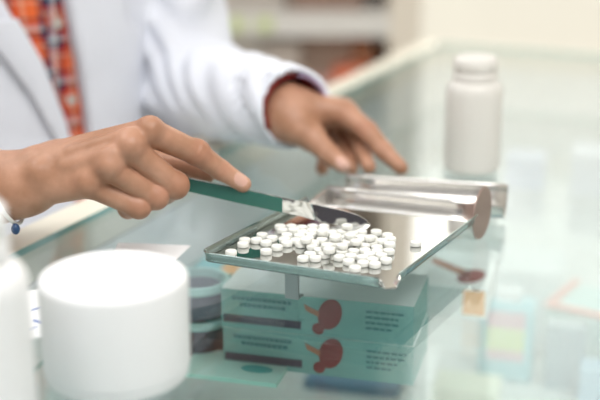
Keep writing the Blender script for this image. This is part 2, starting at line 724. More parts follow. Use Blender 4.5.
def disc(c, axis, r, t, m, name, parent):
    bm = bmesh.new()
    ax = V(axis).normalized()
    u = ax.cross(Vector((0, 0, 1))).normalized()
    w = Vector((0, 0, 1))
    prof = [(0, -t / 2), (r - 0.0006, -t / 2), (r, -t / 2 + 0.0006), (r, t / 2 - 0.0006), (r - 0.0006, t / 2), (0, t / 2)]
    bm = lathe(prof, 56)
    R = Matrix((u, w, ax)).transposed().to_4x4()
    bmesh.ops.transform(bm, matrix=Matrix.Translation(V(c)) @ R, verts=bm.verts)
    return obj(name, bm, m, parent, smooth=False)


M['cap'] = mat('cap_steel_reflect', (0.50, 0.375, 0.335), 0.42, 1.0)  # pinkish-brown reflection on the disc put into its steel colour
disc(z3(DC - TD * 0.0030, AXZ + 0.0008), (0.885, -0.466, 0), RT + 0.0012, 0.0016, M['cap'], 'end_cap', tray)
bm = bmesh.new()
fr_, bk_ = [], []
for a in np.linspace(math.pi, 2 * math.pi, 24):
    q = c1 + np.array([TB[0] * math.cos(a), TB[1] * math.cos(a), math.sin(a)]) * RT
    fr_.append(bm.verts.new(V(q)))
    bk_.append(bm.verts.new(V(q + np.array([TD[0], TD[1], 0]) * 0.0014)))
bm.faces.new(fr_)
bm.faces.new(bk_[::-1])
for i in range(24):
    bm.faces.new((fr_[i], fr_[(i + 1) % 24], bk_[(i + 1) % 24], bk_[i]))
obj('end_cap', bm, M['steel'], tray)
# open lid behind the trough, hollow side up
lr = W(508, 185, 1.000)
ll = W(345, 175, 1.037)
ld = (ll - lr)[:2]
ld /= np.linalg.norm(ld)
lb = np.array([ld[1], -ld[0]])
if lb[1] < 0:
    lb = -lb
RL = 0.0200
tilt = 0.16
off = np.array([lb[0] * math.cos(tilt), lb[1] * math.cos(tilt), math.sin(tilt)]) * RL
obj('lid', half_pipe(lr - off, ll - off, RL, lb, math.pi + tilt, 2 * math.pi + tilt, flange=0.002), M['steel'], tray, smooth=True)

# ------------------------------------------------------------------ spatula, standing on edge
s_tip = W(370, 226, 0.903)
TY = 0.903
cols = [(125, 159.5, 175), (150, 167, 182), (188, 177.5, 191), (240, 188, 203), (285, 198, 212.5), (300, 201.1, 216), (310, 203.5, 218.5), (320, 206, 221), (330, 208.2, 223.2), (345, 211.5, 226), (358, 215.5, 227.6), (366, 220, 228.2), (370, 225, 228)]
_c = np.array(cols)
_x = np.concatenate([np.linspace(125, 292, 12), np.linspace(295, 366, 36), [367, 368, 369, 370]])
cols = [(x_, np.interp(x_, _c[:, 0], _c[:, 1]), np.interp(x_, _c[:, 0], _c[:, 2])) for x_ in _x]
bm = bmesh.new()
rows_f, rows_b = [], []
for px, t, b in cols:
    yy = 0.905 + (370 - px) * -0.00001
    r0 = []
    r1 = []
    for q in np.linspace(0, 1, 5):
        p = W(px, t + (b - t) * q, yy)
        bow = 0.0
        tw = math.radians(14) * min(1, max(0, (px - 300) / 20.0)) ** 1.3     # the thin blade twists towards its tip
        p = p + np.array([0, math.tan(tw) * (0.5 - q) * (b - t) * 0.00079, 0])
        r0.append(p + np.array([0, -0.0003, 0]))
        r1.append(p + np.array([0, 0.0006 - 2 * 0, 0]) + np.array([0, bow, 0]))
    rows_f.append(r0)
    rows_b.append(r1)
gf = [[bm.verts.new(V(p)) for p in r] for r in rows_f]
gb = [[bm.verts.new(V(p)) for p in r] for r in rows_b]
n, m_ = len(gf), 5
for i in range(n - 1):
    for j in range(m_ - 1):
        bm.faces.new((gf[i][j], gf[i][j + 1], gf[i + 1][j + 1], gf[i + 1][j]))
        bm.faces.new((gb[i][j], gb[i + 1][j], gb[i + 1][j + 1], gb[i][j + 1]))
    bm.faces.new((gf[i][0], gf[i + 1][0], gb[i + 1][0], gb[i][0]))
    bm.faces.new((gf[i][-1], gb[i][-1], gb[i + 1][-1], gf[i + 1][-1]))
for i in (0, n - 1):
    for j in range(m_ - 1):
        bm.faces.new((gf[i][j], gb[i][j], gb[i][j + 1], gf[i][j + 1]))
sp0 = W(150, 175, 0.905)
spat = thing('spatula', 'long steel spatula blade held on edge against the tablets by the nearer hand', 'spatula', sp0)
obj('blade', bm, M['steel_blade'], spat, smooth=True)
spat.children[0].modifiers.new('edges', 'EDGE_SPLIT').split_angle = 0.7
bm = bmesh.new()
ga = []
for px, t, b in cols:
    if px > 282:
        break
    ga.append((px, t + 1.1, b))
ga.append((282.5, 198.6, 212.1))
rows = []
for px, t, b in ga:
    yy = 0.905 + (370 - px) * -0.00001
    rows.append([W(px, t + (b - t) * q, yy) + np.array([0, -0.0008, 0]) for q in (0, 0.5, 1)])
bm = sheet(rows)
bmesh.ops.recalc_face_normals(bm, faces=bm.faces)
hs = obj('handle', bm, mat('green_enamel', (0.035, 0.145, 0.115), 0.25), spat)
sm_ = hs.modifiers.new('solid', 'SOLIDIFY')
sm_.thickness = 0.0010
sm_.offset = 0.0
hs['label'] = 'dark green handle'

# ------------------------------------------------------------------ tablets
rng = random.Random(7)
PR, PT = 0.00445, 0.0042


def tablet_bm():
    prof = [(0, 0), (PR * 0.72, 0.0), (PR * 0.94, 0.00045), (PR, 0.0009), (PR, PT - 0.0009), (PR * 0.94, PT - 0.00045), (PR * 0.72, PT - 0.0001), (0, PT + 0.0001)]
    return lathe(prof, 28)


fixed = [(231, 250), (243, 242), (246, 238), (255, 238), (262, 233), (272, 236), (266, 249), (266, 240.5), (277, 245), (287, 241),
         (285, 223), (294, 226), (304, 219.5), (318, 222.5), (331, 224), (301, 242), (300, 234), (303, 256), (310, 252), (386, 258), (374, 262), (364, 261), (355, 266), (341, 255), (364, 249), (377, 246), (380, 239), (362, 236), (349, 231), (322, 238), (335, 232)]
poly = [(285, 221), (300, 217), (322, 220), (345, 226), (388, 230), (392, 246), (388, 258), (372, 262), (338, 258), (322, 255), (305, 259), (296, 252), (288, 240), (276, 236)]


def inside(p, poly):
    x, y = p
    c = False
    for i in range(len(poly)):
        (x1, y1), (x2, y2) = poly[i - 1], poly[i]
        if (y1 > y) != (y2 > y) and x < (x2 - x1) * (y - y1) / (y2 - y1) + x1:
            c = not c
    return c


pos = [G(px, py, FZ + PT)[:2] for px, py in fixed]
nfix = len(pos)
tries = 0
while len(pos) < 74 and tries < 6000:
    tries += 1
    p = (rng.uniform(275, 393), rng.uniform(216, 264))
    if not inside(p, poly):
        continue
    q = G(p[0], p[1], FZ + PT)[:2]
    if all(np.hypot(*(q - o_)) > 2 * PR * 0.80 for o_ in pos):
        pos.append(q)
pos = np.array(pos)
spy = 0.9015                                   # the blade keeps them on its near side
for it in range(400):                          # push apart until none overlap
    moved = 0
    for i in range(len(pos)):
        d = pos - pos[i]
        r = np.hypot(d[:, 0], d[:, 1])
        r[i] = 9
        for j in np.where(r < 2 * PR + 0.0001)[0]:
            o_ = (2 * PR + 0.00012 - r[j]) / 2
            u = d[j] / max(r[j], 1e-6)
            pos[j] += u * o_
            pos[i] -= u * o_
            moved += 1
    for i in range(len(pos)):
        lim = spy - PR - (0.004 if pos[i][0] < 0.022 else 0.017)
        if pos[i][0] < 0.062 and pos[i][1] > lim:
            pos[i][1] = lim
        # keep off the rims
        w = pos[i] - A
        s1 = w @ np.array([-AB[1], AB[0]])
        if s1 < PR + 0.002:
            pos[i] += np.array([-AB[1], AB[0]]) * (PR + 0.002 - s1)
        ADn = np.array([AD[1], -AD[0]])
        s2 = w @ (-ADn)
        if s2 < PR + 0.002:
            pos[i] += -ADn * (PR + 0.002 - s2)
    if not moved:
        break
GRP = 'white tablets on the counting tray'
LBL = 'round white tablet in the crowded heap on the steel tray in front of the spatula'
first = None


def put_tablet(p, z, label, rx=0.0, ry=0.0):
    global first
    if first is None:
        first = obj('tablet', tablet_bm(), M['pill'], None, smooth=True)
        o_ = first
    else:
        o_ = first.copy()
        C.objects.link(o_)
    o_.location = (p[0], p[1], ZT + z)
    o_.rotation_euler = (rx, ry, rng.uniform(0, 6.28))
    tag(o_, label, 'tablet', GRP)
    return o_


for i, p in enumerate(pos):
    lab = LBL
    if i == 0:
        lab = 'single white tablet lying nearest the left corner of the steel tray'
    elif i < 10:
        lab = 'white tablet in the loose trail left of the heap on the steel tray'
    put_tablet(p, FZ + 0.0001, lab)
q = G(416, 241, FZ + PT)[:2]
put_tablet(q, FZ + 0.0001, 'lone white tablet apart from the heap beside the right rim of the tray')
# a few lie on top of the others
top_px = [(306, 240), (322, 232), (335, 238), (350, 236), (342, 246), (327, 246), (356, 242), (370, 238), (313, 231), (347, 226.5), (329, 250)]
tp = []
for px, py in top_px:
    g = G(px, py - 2, FZ + 2 * PT)[:2]
    if all(np.hypot(*(g - o_)) > 2 * PR for o_ in tp):
        tp.append(g)
        put_tablet(g, FZ + PT + 0.0003, 'white tablet lying on top of the heap of tablets on the tray')

# ------------------------------------------------------------------ jar and bottles on the glass
jc = (-0.1155, 0.672)
jr, jh = 0.0462, 0.0680
jd = jc[1] * CP + (CH - jh) * SP
jc = ((113 - 300) / FPX * jd, jc[1])
jar = thing('jar', 'squat round white plastic jar standing on the glass in the foreground', 'jar', (jc[0], jc[1], ZT))
obj('body', lathe(fillet_profile(jr - 0.0012, 0.012, 0.0012, 4, 0.004), 72, (jc[0], jc[1], ZT)), M['plastic'], jar, smooth=True)
pr = [(0, 0.0062), (jr - 0.002, 0.0062), (jr - 0.0008, 0.0066), (jr - 0.0002, 0.009)]
pr += [(jr - 0.005 + 0.005 * math.cos(a), jh - 0.005 + 0.005 * math.sin(a)) for a in np.linspace(0, math.pi / 2, 8)] + [(0, jh - 0.0004)]
obj('lid', lathe(pr, 72, (jc[0], jc[1], ZT)), M['plastic'], jar, smooth=True)


def bottle(c, r, hb, rn, rc, hc, label, m, total):
    b = thing('pill_bottle', label, 'bottle', (c[0], c[1], ZT))
    p = [(0, 0)] + [(r - 0.005 + 0.005 * math.sin(a), 0.005 - 0.005 * math.cos(a)) for a in np.linspace(0, math.pi / 2, 6)]
    sh = 0.014
    p += [(r, hb)] + [(r - (r - rn) * (1 - math.cos(a)), hb + sh * math.sin(a)) for a in np.linspace(0.1, math.pi / 2, 8)]
    p += [(rn, total - hc + 0.004), (0, total - hc + 0.004)]
    obj('body', lathe(p, 64, (c[0], c[1], ZT)), m, b, smooth=True)
    z0 = total - hc
    p = [(0, z0), (rc - 0.0005, z0), (rc, z0 + 0.0008), (rc, z0 + hc * 0.30), (rc - 0.0014, z0 + hc * 0.34), (rc - 0.0014, z0 + hc * 0.40), (rc - 0.0003, z0 + hc * 0.44), (rc - 0.0003, z0 + hc - 0.003), (rc - 0.003, z0 + hc), (0, z0 + hc)]
    bmc = lathe(p, 64, (c[0], c[1], ZT))
    obj('cap', bmc, m, b, smooth=True)
    return b


bc = G(471, 169, 0)
bottle(bc, 0.0285, 0.079, 0.021, 0.0225, 0.024, 'white plastic bottle with a screw cap standing beyond the tray on the right', M['plastic_warm'], 0.117)
bl = (-0.1815, 0.585)
bottle(bl, 0.0355, 0.092, 0.024, 0.0265, 0.028, 'white plastic bottle nearest the viewer, cut by the left edge beside the jar', M['plastic'], 0.138)

# slips of paper lying on the glass
p4 = [G(118, 243, 0), G(191, 246, 0), G(172, 264, 0), G(112, 258, 0)]
bm = bmesh.new()
add_prism(bm, [p[:2] for p in p4], ZT + 0.0001, ZT + 0.0005)
tag(obj('paper_slip', bm, M['paper']), 'blank white paper slip on the glass behind the squat jar', 'paper')
p4 = [G(24, 292, 0), G(44, 289, 0), G(46, 336, 0), G(26, 341, 0)]
bm = bmesh.new()
add_prism(bm, [p[:2] for p in p4], ZT + 0.0001, ZT + 0.0005)
sl = obj('paper_slip', bm, M['paper'])
tag(sl, 'white paper slip with blue marks between the left bottle and the jar', 'paper')
bm = bmesh.new()
for a, b, t in (((31, 312), (40, 309), 3), ((33, 322), (42, 325), 3), ((30, 331), (37, 328), 2)):
    pa, pb = G(*a)[:2], G(*b)[:2]
    add_prism(bm, [pa, pb, pb + np.array([0, 0.0012 * t]), pa + np.array([0, 0.0012 * t])], ZT + 0.0005, ZT + 0.0007)
obj('ink_marks', bm, M['ink'], sl)

# ------------------------------------------------------------------ boxes and goods under the glass
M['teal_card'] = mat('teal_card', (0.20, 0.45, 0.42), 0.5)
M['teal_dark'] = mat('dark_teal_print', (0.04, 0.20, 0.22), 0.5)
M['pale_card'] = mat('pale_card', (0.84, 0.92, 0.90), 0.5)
M['brown_print'] = mat('brown_print', (0.24, 0.028, 0.03), 0.5)
M['tan_print'] = mat('tan_print', (0.45, 0.18, 0.10), 0.5)
M['bar_print'] = mat('dark_bar_print', (0.055, 0.035, 0.075), 0.5)


def frame_box(origin, ux, L, Dp, Hh):
    """matrix: x along front edge, y back, z up; origin = front-left-bottom corner"""
    ux = np.array(ux) / np.linalg.norm(ux)
    uy = np.array([-ux[1], ux[0]])
    return Matrix(((ux[0], uy[0], 0, origin[0]), (ux[1], uy[1], 0, origin[1]), (0, 0, 1, origin[2]), (0, 0, 0, 1)))


def blob(cx, cz, rx, rz, n=18, rot=0.0):
    return [(cx + rx * math.cos(a) * math.cos(rot) - rz * math.sin(a) * math.sin(rot), cz + rx * math.cos(a) * math.sin(rot) + rz * math.sin(a) * math.cos(rot)) for a in np.linspace(0, 2 * math.pi, n, endpoint=False)]


def face_print(bm, pts, MB_, y=-0.0004):
    vs_ = [bm.verts.new(MB_ @ Vector((x, y, z))) for x, z in pts]
    vb = [bm.verts.new(MB_ @ Vector((x, 0.0, z))) for x, z in pts]
    bm.faces.new(vs_)
    bm.faces.new(vb[::-1])
    n = len(pts)
    for i in range(n):
        bm.faces.new((vs_[i], vs_[(i + 1) % n], vb[(i + 1) % n], vb[i]))


def rect(x0, z0, x1, z1):
    return [(x0, z0), (x1, z0), (x1, z1), (x0, z1)]


BH = 0.0345
fl = G(221, 288, SHELF + 2 * BH)
fr = G(414, 307, SHELF + 2 * BH)
bux = (fr - fl)[:2]
BL = float(np.linalg.norm(bux))
BD = 0.075


def medicine_box(org, label, group):
    MB_ = frame_box(org, bux, BL, BD, BH)
    t = thing('medicine_box', label, 'box', org, group)
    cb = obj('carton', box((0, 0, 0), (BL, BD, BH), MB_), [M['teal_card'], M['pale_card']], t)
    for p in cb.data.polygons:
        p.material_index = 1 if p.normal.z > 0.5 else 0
    x = BL
    bm = bmesh.new()
    face_print(bm, blob(0.575 * x, 0.60 * BH, 0.0100, 0.0140, rot=-0.3), MB_)
    face_print(bm, blob(0.515 * x, 0.20 * BH, 0.0052, 0.0052), MB_, -0.0003)
    obj('printed_picture', bm, M['brown_print'], t)
    bm = bmesh.new()
    face_print(bm, [(0.44 * x, 0.80 * BH), (0.52 * x, 0.64 * BH), (0.52 * x, 0.50 * BH), (0.45 * x, 0.64 * BH)], MB_, -0.0005)
    obj('printed_picture', bm, M['tan_print'], t)
    bm = bmesh.new()
    face_print(bm, rect(0.01 * x, 0.14 * BH, 0.425 * x, 0.34 * BH), MB_)
    obj('printed_bar', bm, M['bar_print'], t)
    bm = bmesh.new()
    for k, (a, b) in enumerate(((0.06, 0.36), (0.10, 0.33))):
        xx = a * x
        while xx < b * x:
            w = 0.0022 + 0.002 * rng.random()
            face_print(bm, rect(xx, (0.74 - k * 0.16) * BH, xx + w, (0.83 - k * 0.16) * BH), MB_)
            xx += w + 0.0009
    obj('printed_lines', bm, M['teal_dark'], t)
    bm = bmesh.new()
    for k in range(4):
        xx = 0.76 * x
        while xx < (0.95 - 0.02 * k) * x:
            w = 0.002 + 0.004 * rng.random()
            face_print(bm, rect(xx, (0.74 - k * 0.14) * BH, xx + w, (0.79 - k * 0.14) * BH), MB_)
            xx += w + 0.0012
    obj('printed_lines', bm, M['teal_dark'], t)
    return t


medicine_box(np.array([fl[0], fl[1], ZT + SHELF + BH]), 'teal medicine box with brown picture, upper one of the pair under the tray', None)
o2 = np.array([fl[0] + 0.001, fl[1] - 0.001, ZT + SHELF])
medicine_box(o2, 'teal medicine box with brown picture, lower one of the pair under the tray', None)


def simple_box(name, label, px, py, zb, ux, L, Dp, Hh, m, mtop=None, cat='box', kids=()):
    """px,py = front-left-top corner in view, zb = base height"""
    p = G(px, py, zb + Hh)
    org = np.array([p[0], p[1], ZT + zb])
    MB_ = frame_box(org, ux, L, Dp, Hh)
    t = thing(name, label, cat, org)
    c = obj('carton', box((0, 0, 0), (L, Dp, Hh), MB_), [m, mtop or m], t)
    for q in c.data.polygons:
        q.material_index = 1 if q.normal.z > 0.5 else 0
    for (nm, pts, mm, top) in kids:
        bm = bmesh.new()
        if top:
            MM = MB_ @ Matrix.Translation((0, 0, Hh)) @ Matrix(((1, 0, 0, 0), (0, 0, 1, 0), (0, -1, 0, 0), (0, 0, 0, 1))).inverted()
            a = [bm.verts.new(MB_ @ Vector((x, z, Hh + 0.0004))) for x, z in pts]
            b = [bm.verts.new(MB_ @ Vector((x, z, Hh))) for x, z in pts]
            bm.faces.new(a)
            bm.faces.new(b[::-1])
            for i in range(len(pts)):
                j = (i + 1) % len(pts)
                bm.faces.new((a[i], a[j], b[j], b[i]))
        else:
            face_print(bm, pts, MB_)
        obj(nm, bm, mm, t)
    return t


UXT = bux / BL
# box with brown picture and orange stripe right behind the pair
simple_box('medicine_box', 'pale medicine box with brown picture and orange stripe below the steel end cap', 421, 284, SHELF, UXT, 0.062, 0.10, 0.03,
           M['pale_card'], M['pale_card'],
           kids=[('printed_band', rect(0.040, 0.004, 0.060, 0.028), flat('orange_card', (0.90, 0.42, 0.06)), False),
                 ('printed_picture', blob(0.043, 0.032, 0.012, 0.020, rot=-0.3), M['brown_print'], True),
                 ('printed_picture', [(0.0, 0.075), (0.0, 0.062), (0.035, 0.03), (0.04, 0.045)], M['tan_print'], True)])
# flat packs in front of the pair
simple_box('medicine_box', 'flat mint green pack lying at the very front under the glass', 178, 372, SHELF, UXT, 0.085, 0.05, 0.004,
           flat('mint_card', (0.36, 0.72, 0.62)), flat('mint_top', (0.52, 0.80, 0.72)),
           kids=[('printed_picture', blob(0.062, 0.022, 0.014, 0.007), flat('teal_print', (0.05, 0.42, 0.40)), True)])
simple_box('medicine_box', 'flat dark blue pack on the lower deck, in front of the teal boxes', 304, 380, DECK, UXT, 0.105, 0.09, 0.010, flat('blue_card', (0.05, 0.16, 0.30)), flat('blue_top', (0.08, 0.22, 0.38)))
# two dark round tubs left of the pair
for k in range(2):
    p = G(199, 345, SHELF + 0.0)
    z0 = ZT + SHELF + 0.032 * k
    t = thing('tub', 'dark round tub with a pale rim under the glass, ' + ('upper' if k else 'lower') + ' one of its stack', 'tub', (p[0], p[1], z0))
    obj('body', lathe(fillet_profile(0.027, 0.024, 0.003), 40, (p[0], p[1], z0)), flat('smoky_plastic', (0.035, 0.05, 0.075)), t, smooth=True)
    obj('rim', lathe([(0.0225, 0.0242), (0.028, 0.0242), (0.029, 0.0265), (0.028, 0.0315), (0.0245, 0.0315), (0.0225, 0.0242)], 40, (p[0], p[1], z0)), flat('pale_teal_plastic', (0.42, 0.66, 0.62)), t)
# loose packs left, toward the cream rail
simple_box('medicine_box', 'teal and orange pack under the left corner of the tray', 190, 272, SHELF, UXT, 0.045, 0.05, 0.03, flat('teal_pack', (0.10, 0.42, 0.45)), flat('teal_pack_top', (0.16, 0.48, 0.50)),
           kids=[('printed_patch', rect(0.026, 0.004, 0.043, 0.04), flat('apricot_print', (0.85, 0.50, 0.25)), True)])
# right side, pale goods seen through the reflection
simple_box('medicine_box', 'large white carton under the glass right of the steel end cap', 482, 268, DECK, UXT, 0.095, 0.09, 0.10, flat('white_card', (0.8, 0.84, 0.84)), None)
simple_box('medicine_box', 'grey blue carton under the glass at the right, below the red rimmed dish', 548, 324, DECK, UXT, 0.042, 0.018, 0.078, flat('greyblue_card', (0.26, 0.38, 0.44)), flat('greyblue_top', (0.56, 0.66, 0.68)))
simple_box('medicine_box', 'pale blue carton in the lower right corner under the glass', 580, 370, DECK, UXT, 0.07, 0.035, 0.045, flat('skyblue_card', (0.40, 0.58, 0.72)), None)
simple_box('medicine_box', 'pale blue carton under the glass right of the far white bottle', 505, 158, SHELF, UXT, 0.05, 0.05, 0.04, flat('softblue_card', (0.55, 0.62, 0.74)), None)
simple_box('medicine_box', 'bluish carton under the glass at the far right edge', 572, 156, SHELF, UXT, 0.06, 0.08, 0.05, flat('bluegrey_card', (0.60, 0.66, 0.72)), None)
simple_box('medicine_box', 'pale yellow pack at the bottom edge under the glass', 432, 388, DECK, UXT, 0.07, 0.05, 0.02, flat('yellow_card', (0.80, 0.84, 0.66)), None)
# cyan bottle with a pink and green label
p = G(502, 378, DECK)
t = thing('lotion_bottle', 'pale cyan flat bottle with pink and lime label under the glass', 'bottle', (p[0], p[1], ZT + DECK))
MB_ = frame_box(np.array([p[0] - 0.029, p[1], ZT + DECK]), UXT, 0.06, 0.03, 0.10)
KB = 1.5
obj('body', box((0, 0, 0), (0.060, 0.033, 0.092), MB_), flat('cyan_plastic', (0.28, 0.66, 0.74)), t, bevel=0.004)
obj('cap', box((0.016, 0.007, 0.092), (0.044, 0.026, 0.106), MB_), M['plastic'], t, bevel=0.002)
for nm, z0, z1, cc in (('label_band', 0.043, 0.056, (0.70, 0.40, 0.46)), ('label_band', 0.025, 0.043, (0.66, 0.76, 0.32)), ('label_band', 0.017, 0.025, (0.68, 0.44, 0.50))):
    bm = bmesh.new()
    face_print(bm, rect(0.009, z0 * KB, 0.051, z1 * KB), MB_)
    obj(nm, bm, flat('label_%d' % int(z0 * 1000), cc), t)
# mint dish with a red rim
dq = G(604, 319, DECK + 0.085) - G(549, 307, DECK + 0.085)
DUX = dq[:2] / np.linalg.norm(dq[:2])
t = simple_box('dish', 'mint dish with a salmon red rim at the right edge under the glass', 549, 306, DECK, DUX, 0.085, 0.085, 0.085, flat('mint_dish', (0.55, 0.76, 0.72)), None, cat='dish')
org = t.location
MB_ = frame_box(np.array(org), DUX, 0.085, 0.085, 0.085)
bm = box((-0.004, -0.004, 0.0851), (0.089, 0.004, 0.089), MB_)
add_box(bm, (-0.004, 0.004, 0.0851), (0.004, 0.089, 0.089), MB_)
add_box(bm, (0.081, 0.004, 0.0851), (0.089, 0.089, 0.089), MB_)
obj('rim', bm, flat('salmon_plastic', (0.88, 0.28, 0.20)), t)

# ------------------------------------------------------------------ tall dark cabinet added behind the viewer to darken reflections in the blade tip
cab = thing('cabinet_prop', 'tall dark grey two-door cabinet added unseen behind the viewer for dark reflections in the spatula', 'cabinet_prop', (0.2, -1.48, 0))
M['dark_lam'] = mat('dark_laminate', (0.038, 0.035, 0.046), 0.6)
obj('body', box((-0.45, Y0 + 0.005, 0), (0.95, -1.30, 2.2)), M['dark_lam'], cab, bevel=0.004)
for k, (a, b, hx) in enumerate(((-0.447, 0.248, 0.19), (0.252, 0.947, 0.31))):
    d_ = obj('door', box((a, -1.299, 0.08), (b, -1.278, 2.19)), M['dark_lam'], cab, bevel=0.003)
    obj('handle', box((hx - 0.008, -1.277, 1.0), (hx + 0.008, -1.255, 1.18)), M['steel'], d_, bevel=0.003)

# ------------------------------------------------------------------ shelf unit at the back
SY = 2.62
shelf = thing('shelf_unit', 'pale open shelf unit against the back wall behind the person', 'shelf', (-0.6, SY + 0.2, 0))
SX0, SX1 = -1.5, 0.222
M['shelf_white'] = mat('shelf_board', (0.80, 0.78, 0.74), 0.5)
M['shelf_back'] = mat('shelf_backboard', (0.60, 0.54, 0.48), 0.7)
obj('backboard', box((SX0, SY + 0.40, 0), (SX1, SY + 0.42, 2.1)), M['shelf_back'], shelf)
obj('side_panel', box((SX1 - 0.02, SY, 0), (SX1 + 0.05, SY + 0.42, 2.1)), mat('cream_post', (0.86, 0.79, 0.68), 0.5), shelf)
obj('side_panel', box((SX0 - 0.02, SY, 0), (SX0, SY + 0.42, 2.1)), M['shelf_white'], shelf)
zs = [0.05, 0.46, 0.875, 1.29, 1.70, 2.06]
for z in zs:
    obj('shelf_board', box((SX0, SY, z - 0.022), (SX1 - 0.02, SY + 0.40, z + 0.028)), M['shelf_white'], shelf)
bm = bmesh.new()
tagc = flat('lime_tag', (0.66, 0.76, 0.36))
for px in (237, 265):
    p = W(px, 24, SY)
    obj('price_tag', box((p[0] - 0.016, SY - 0.004, p[2] - 0.016), (p[0] + 0.016, SY - 0.0005, p[2] + 0.014)), tagc, shelf)


def goods(px0, px1, zt, z0, dy, m, label, dep=0.2):
    a = W(px0, 40, SY + dy)[0]
    b = W(px1, 40, SY + dy)[0]
    t = obj('goods_box', box((a, SY + dy, z0), (b, SY + dy + dep, zt)), m, None, bevel=0.004)
    tag(t, label, 'box')


zb = 0.46 + 0.0285
goods(150, 262, zb + 0.355, zb, 0.04, flat('taupe_card', (0.58, 0.54, 0.48)), 'taupe carton at the left on the shelf behind the farther arm')
goods(263, 300, zb + 0.345, zb, 0.05, flat('greybeige_card', (0.62, 0.55, 0.49)), 'grey beige carton on the shelf behind the cuff, left of the brown carton')
goods(301, 352, zb + 0.35, zb, 0.09, flat('brown_card', (0.50, 0.38, 0.30)), 'brown carton on the shelf above the farther hand')
goods(353, 374, zb + 0.34, zb, 0.09, flat('rust_card', (0.55, 0.27, 0.15)), 'rust brown carton at the right end of the shelf beside the cream post')
goods(334, 376, zb + 0.29, zb, 0.01, flat('red_card', (0.80, 0.20, 0.10)), 'red carton in front of the brown cartons on the shelf', 0.07)
goods(290, 333, zb + 0.27, zb, 0.01, flat('rose_card', (0.62, 0.36, 0.32)), 'rose carton on the shelf directly above the cuff', 0.035)
zb = 0.875 + 0.0285
goods(216, 285, zb + 0.2, zb, 0.08, flat('fawn_card', (0.55, 0.50, 0.45)), 'fawn carton on the white shelf board at the top edge')
goods(290, 362, zb + 0.2, zb, 0.08, flat('dark_brown_card', (0.34, 0.22, 0.17)), 'dark brown carton on the white shelf board at the top edge')

# ------------------------------------------------------------------ the person
FD = np.array([0.552, -0.834, 0.0])
FD /= np.linalg.norm(FD)                 # where the chest faces
LD = np.array([-FD[1], FD[0], 0.0])      # towards the person's left
TC = np.array([-0.322, 1.318])           # body axis in plan
UPZ = np.array([0, 0, 1.0])


def TP(s, t, z):                         # chest frame -> world (z above the glass)
    return np.array([TC[0] + LD[0] * s + FD[0] * t, TC[1] + LD[1] * s + FD[1] * t, ZT + z])


TZ = np.array([-0.30, -0.12, 0.02, 0.12, 0.24, 0.31, 0.35, 0.385])
TA = np.array([0.150, 0.165, 0.148, 0.155, 0.170, 0.165, 0.125, 0.06])
TBk = np.array([0.105, 0.112, 0.102, 0.108, 0.115, 0.100, 0.080, 0.055])


def torso_d(F, z_lo, z_hi, grow):
    """signed distance of the trunk, over the whole grid, plus its s,t,z coordinates"""
    x, y, z = F.ax[0][:, None, None], F.ax[1][None, :, None], F.ax[2][None, None, :]
    s = (x - TC[0]) * LD[0] + (y - TC[1]) * LD[1]
    t = (x - TC[0]) * FD[0] + (y - TC[1]) * FD[1]
    zz = (z - ZT) + 0 * s
    a = np.interp(F.ax[2] - ZT, TZ, TA)[None, None, :] + grow
    b = np.interp(F.ax[2] - ZT, TZ, TBk)[None, None, :] + grow
    k0 = np.sqrt((s / a) ** 2 + (t / b) ** 2)
    k1 = np.sqrt((s / a ** 2) ** 2 + (t / b ** 2) ** 2) + 1e-6
    d = k0 * (k0 - 1) / k1
    d = np.maximum(d, np.maximum(z_lo - zz, zz - z_hi))
    return d.astype(np.float32), s, t, zz


Lsh, Lel = TP(0.185, -0.005, 0.315), np.array([-0.134, 1.335, ZT + 0.052])
Lwr = W(288, 113, 1.13)
Rsh, Rel = TP(-0.185, -0.005, 0.315), np.array([-0.475, 0.985, ZT + 0.062])
Rwr = W(24, 184, 0.884)

# ---- nearer (right) hand
_n = M['skin'].node_tree
_b = _n.nodes['Principled BSDF']
_src = _b.inputs['Base Color'].links[0].from_socket
_a = _n.nodes.new('ShaderNodeAttribute')
_a.attribute_name = 'pigment'
_mx = _n.nodes.new('ShaderNodeMix')
_mx.data_type = 'RGBA'
_mu = _n.nodes.new('ShaderNodeMath')
_mu.operation = 'MULTIPLY'
_mu.inputs[1].default_value = 0.75
_n.links.new(_a.outputs['Fac'], _mu.inputs[0])
_n.links.new(_mu.outputs[0], _mx.inputs[0])
_n.links.new(_src, _mx.inputs[6])
_mx.inputs[7].default_value = (0.42, 0.175, 0.105, 1)
_n.links.new(_mx.outputs[2], _b.inputs['Base Color'])
rh = {}


def chain(F, f, pts, rad, k=0.004):
    for i in range(len(pts) - 1):
        F.cap(f, pts[i], pts[i + 1], rad[i], rad[i + 1], k)


lo = np.minimum(W(-45, 230, 0.84), W(262, 100, 0.93)) - 0.035
hi = np.maximum(W(-45, 230, 0.84), W(262, 100, 0.93)) + 0.035
lo[0], hi[0] = W(-62, 178, 0.89)[0], W(262, 178, 0.90)[0]
lo[1], hi[1] = 0.815, 0.965
lo[2], hi[2] = ZT + 0.012, ZT + 0.125
FR = Field(lo, hi, 0.0011)
palm = FR.new()
fore = Rel + (Rwr - Rel) * 0.45
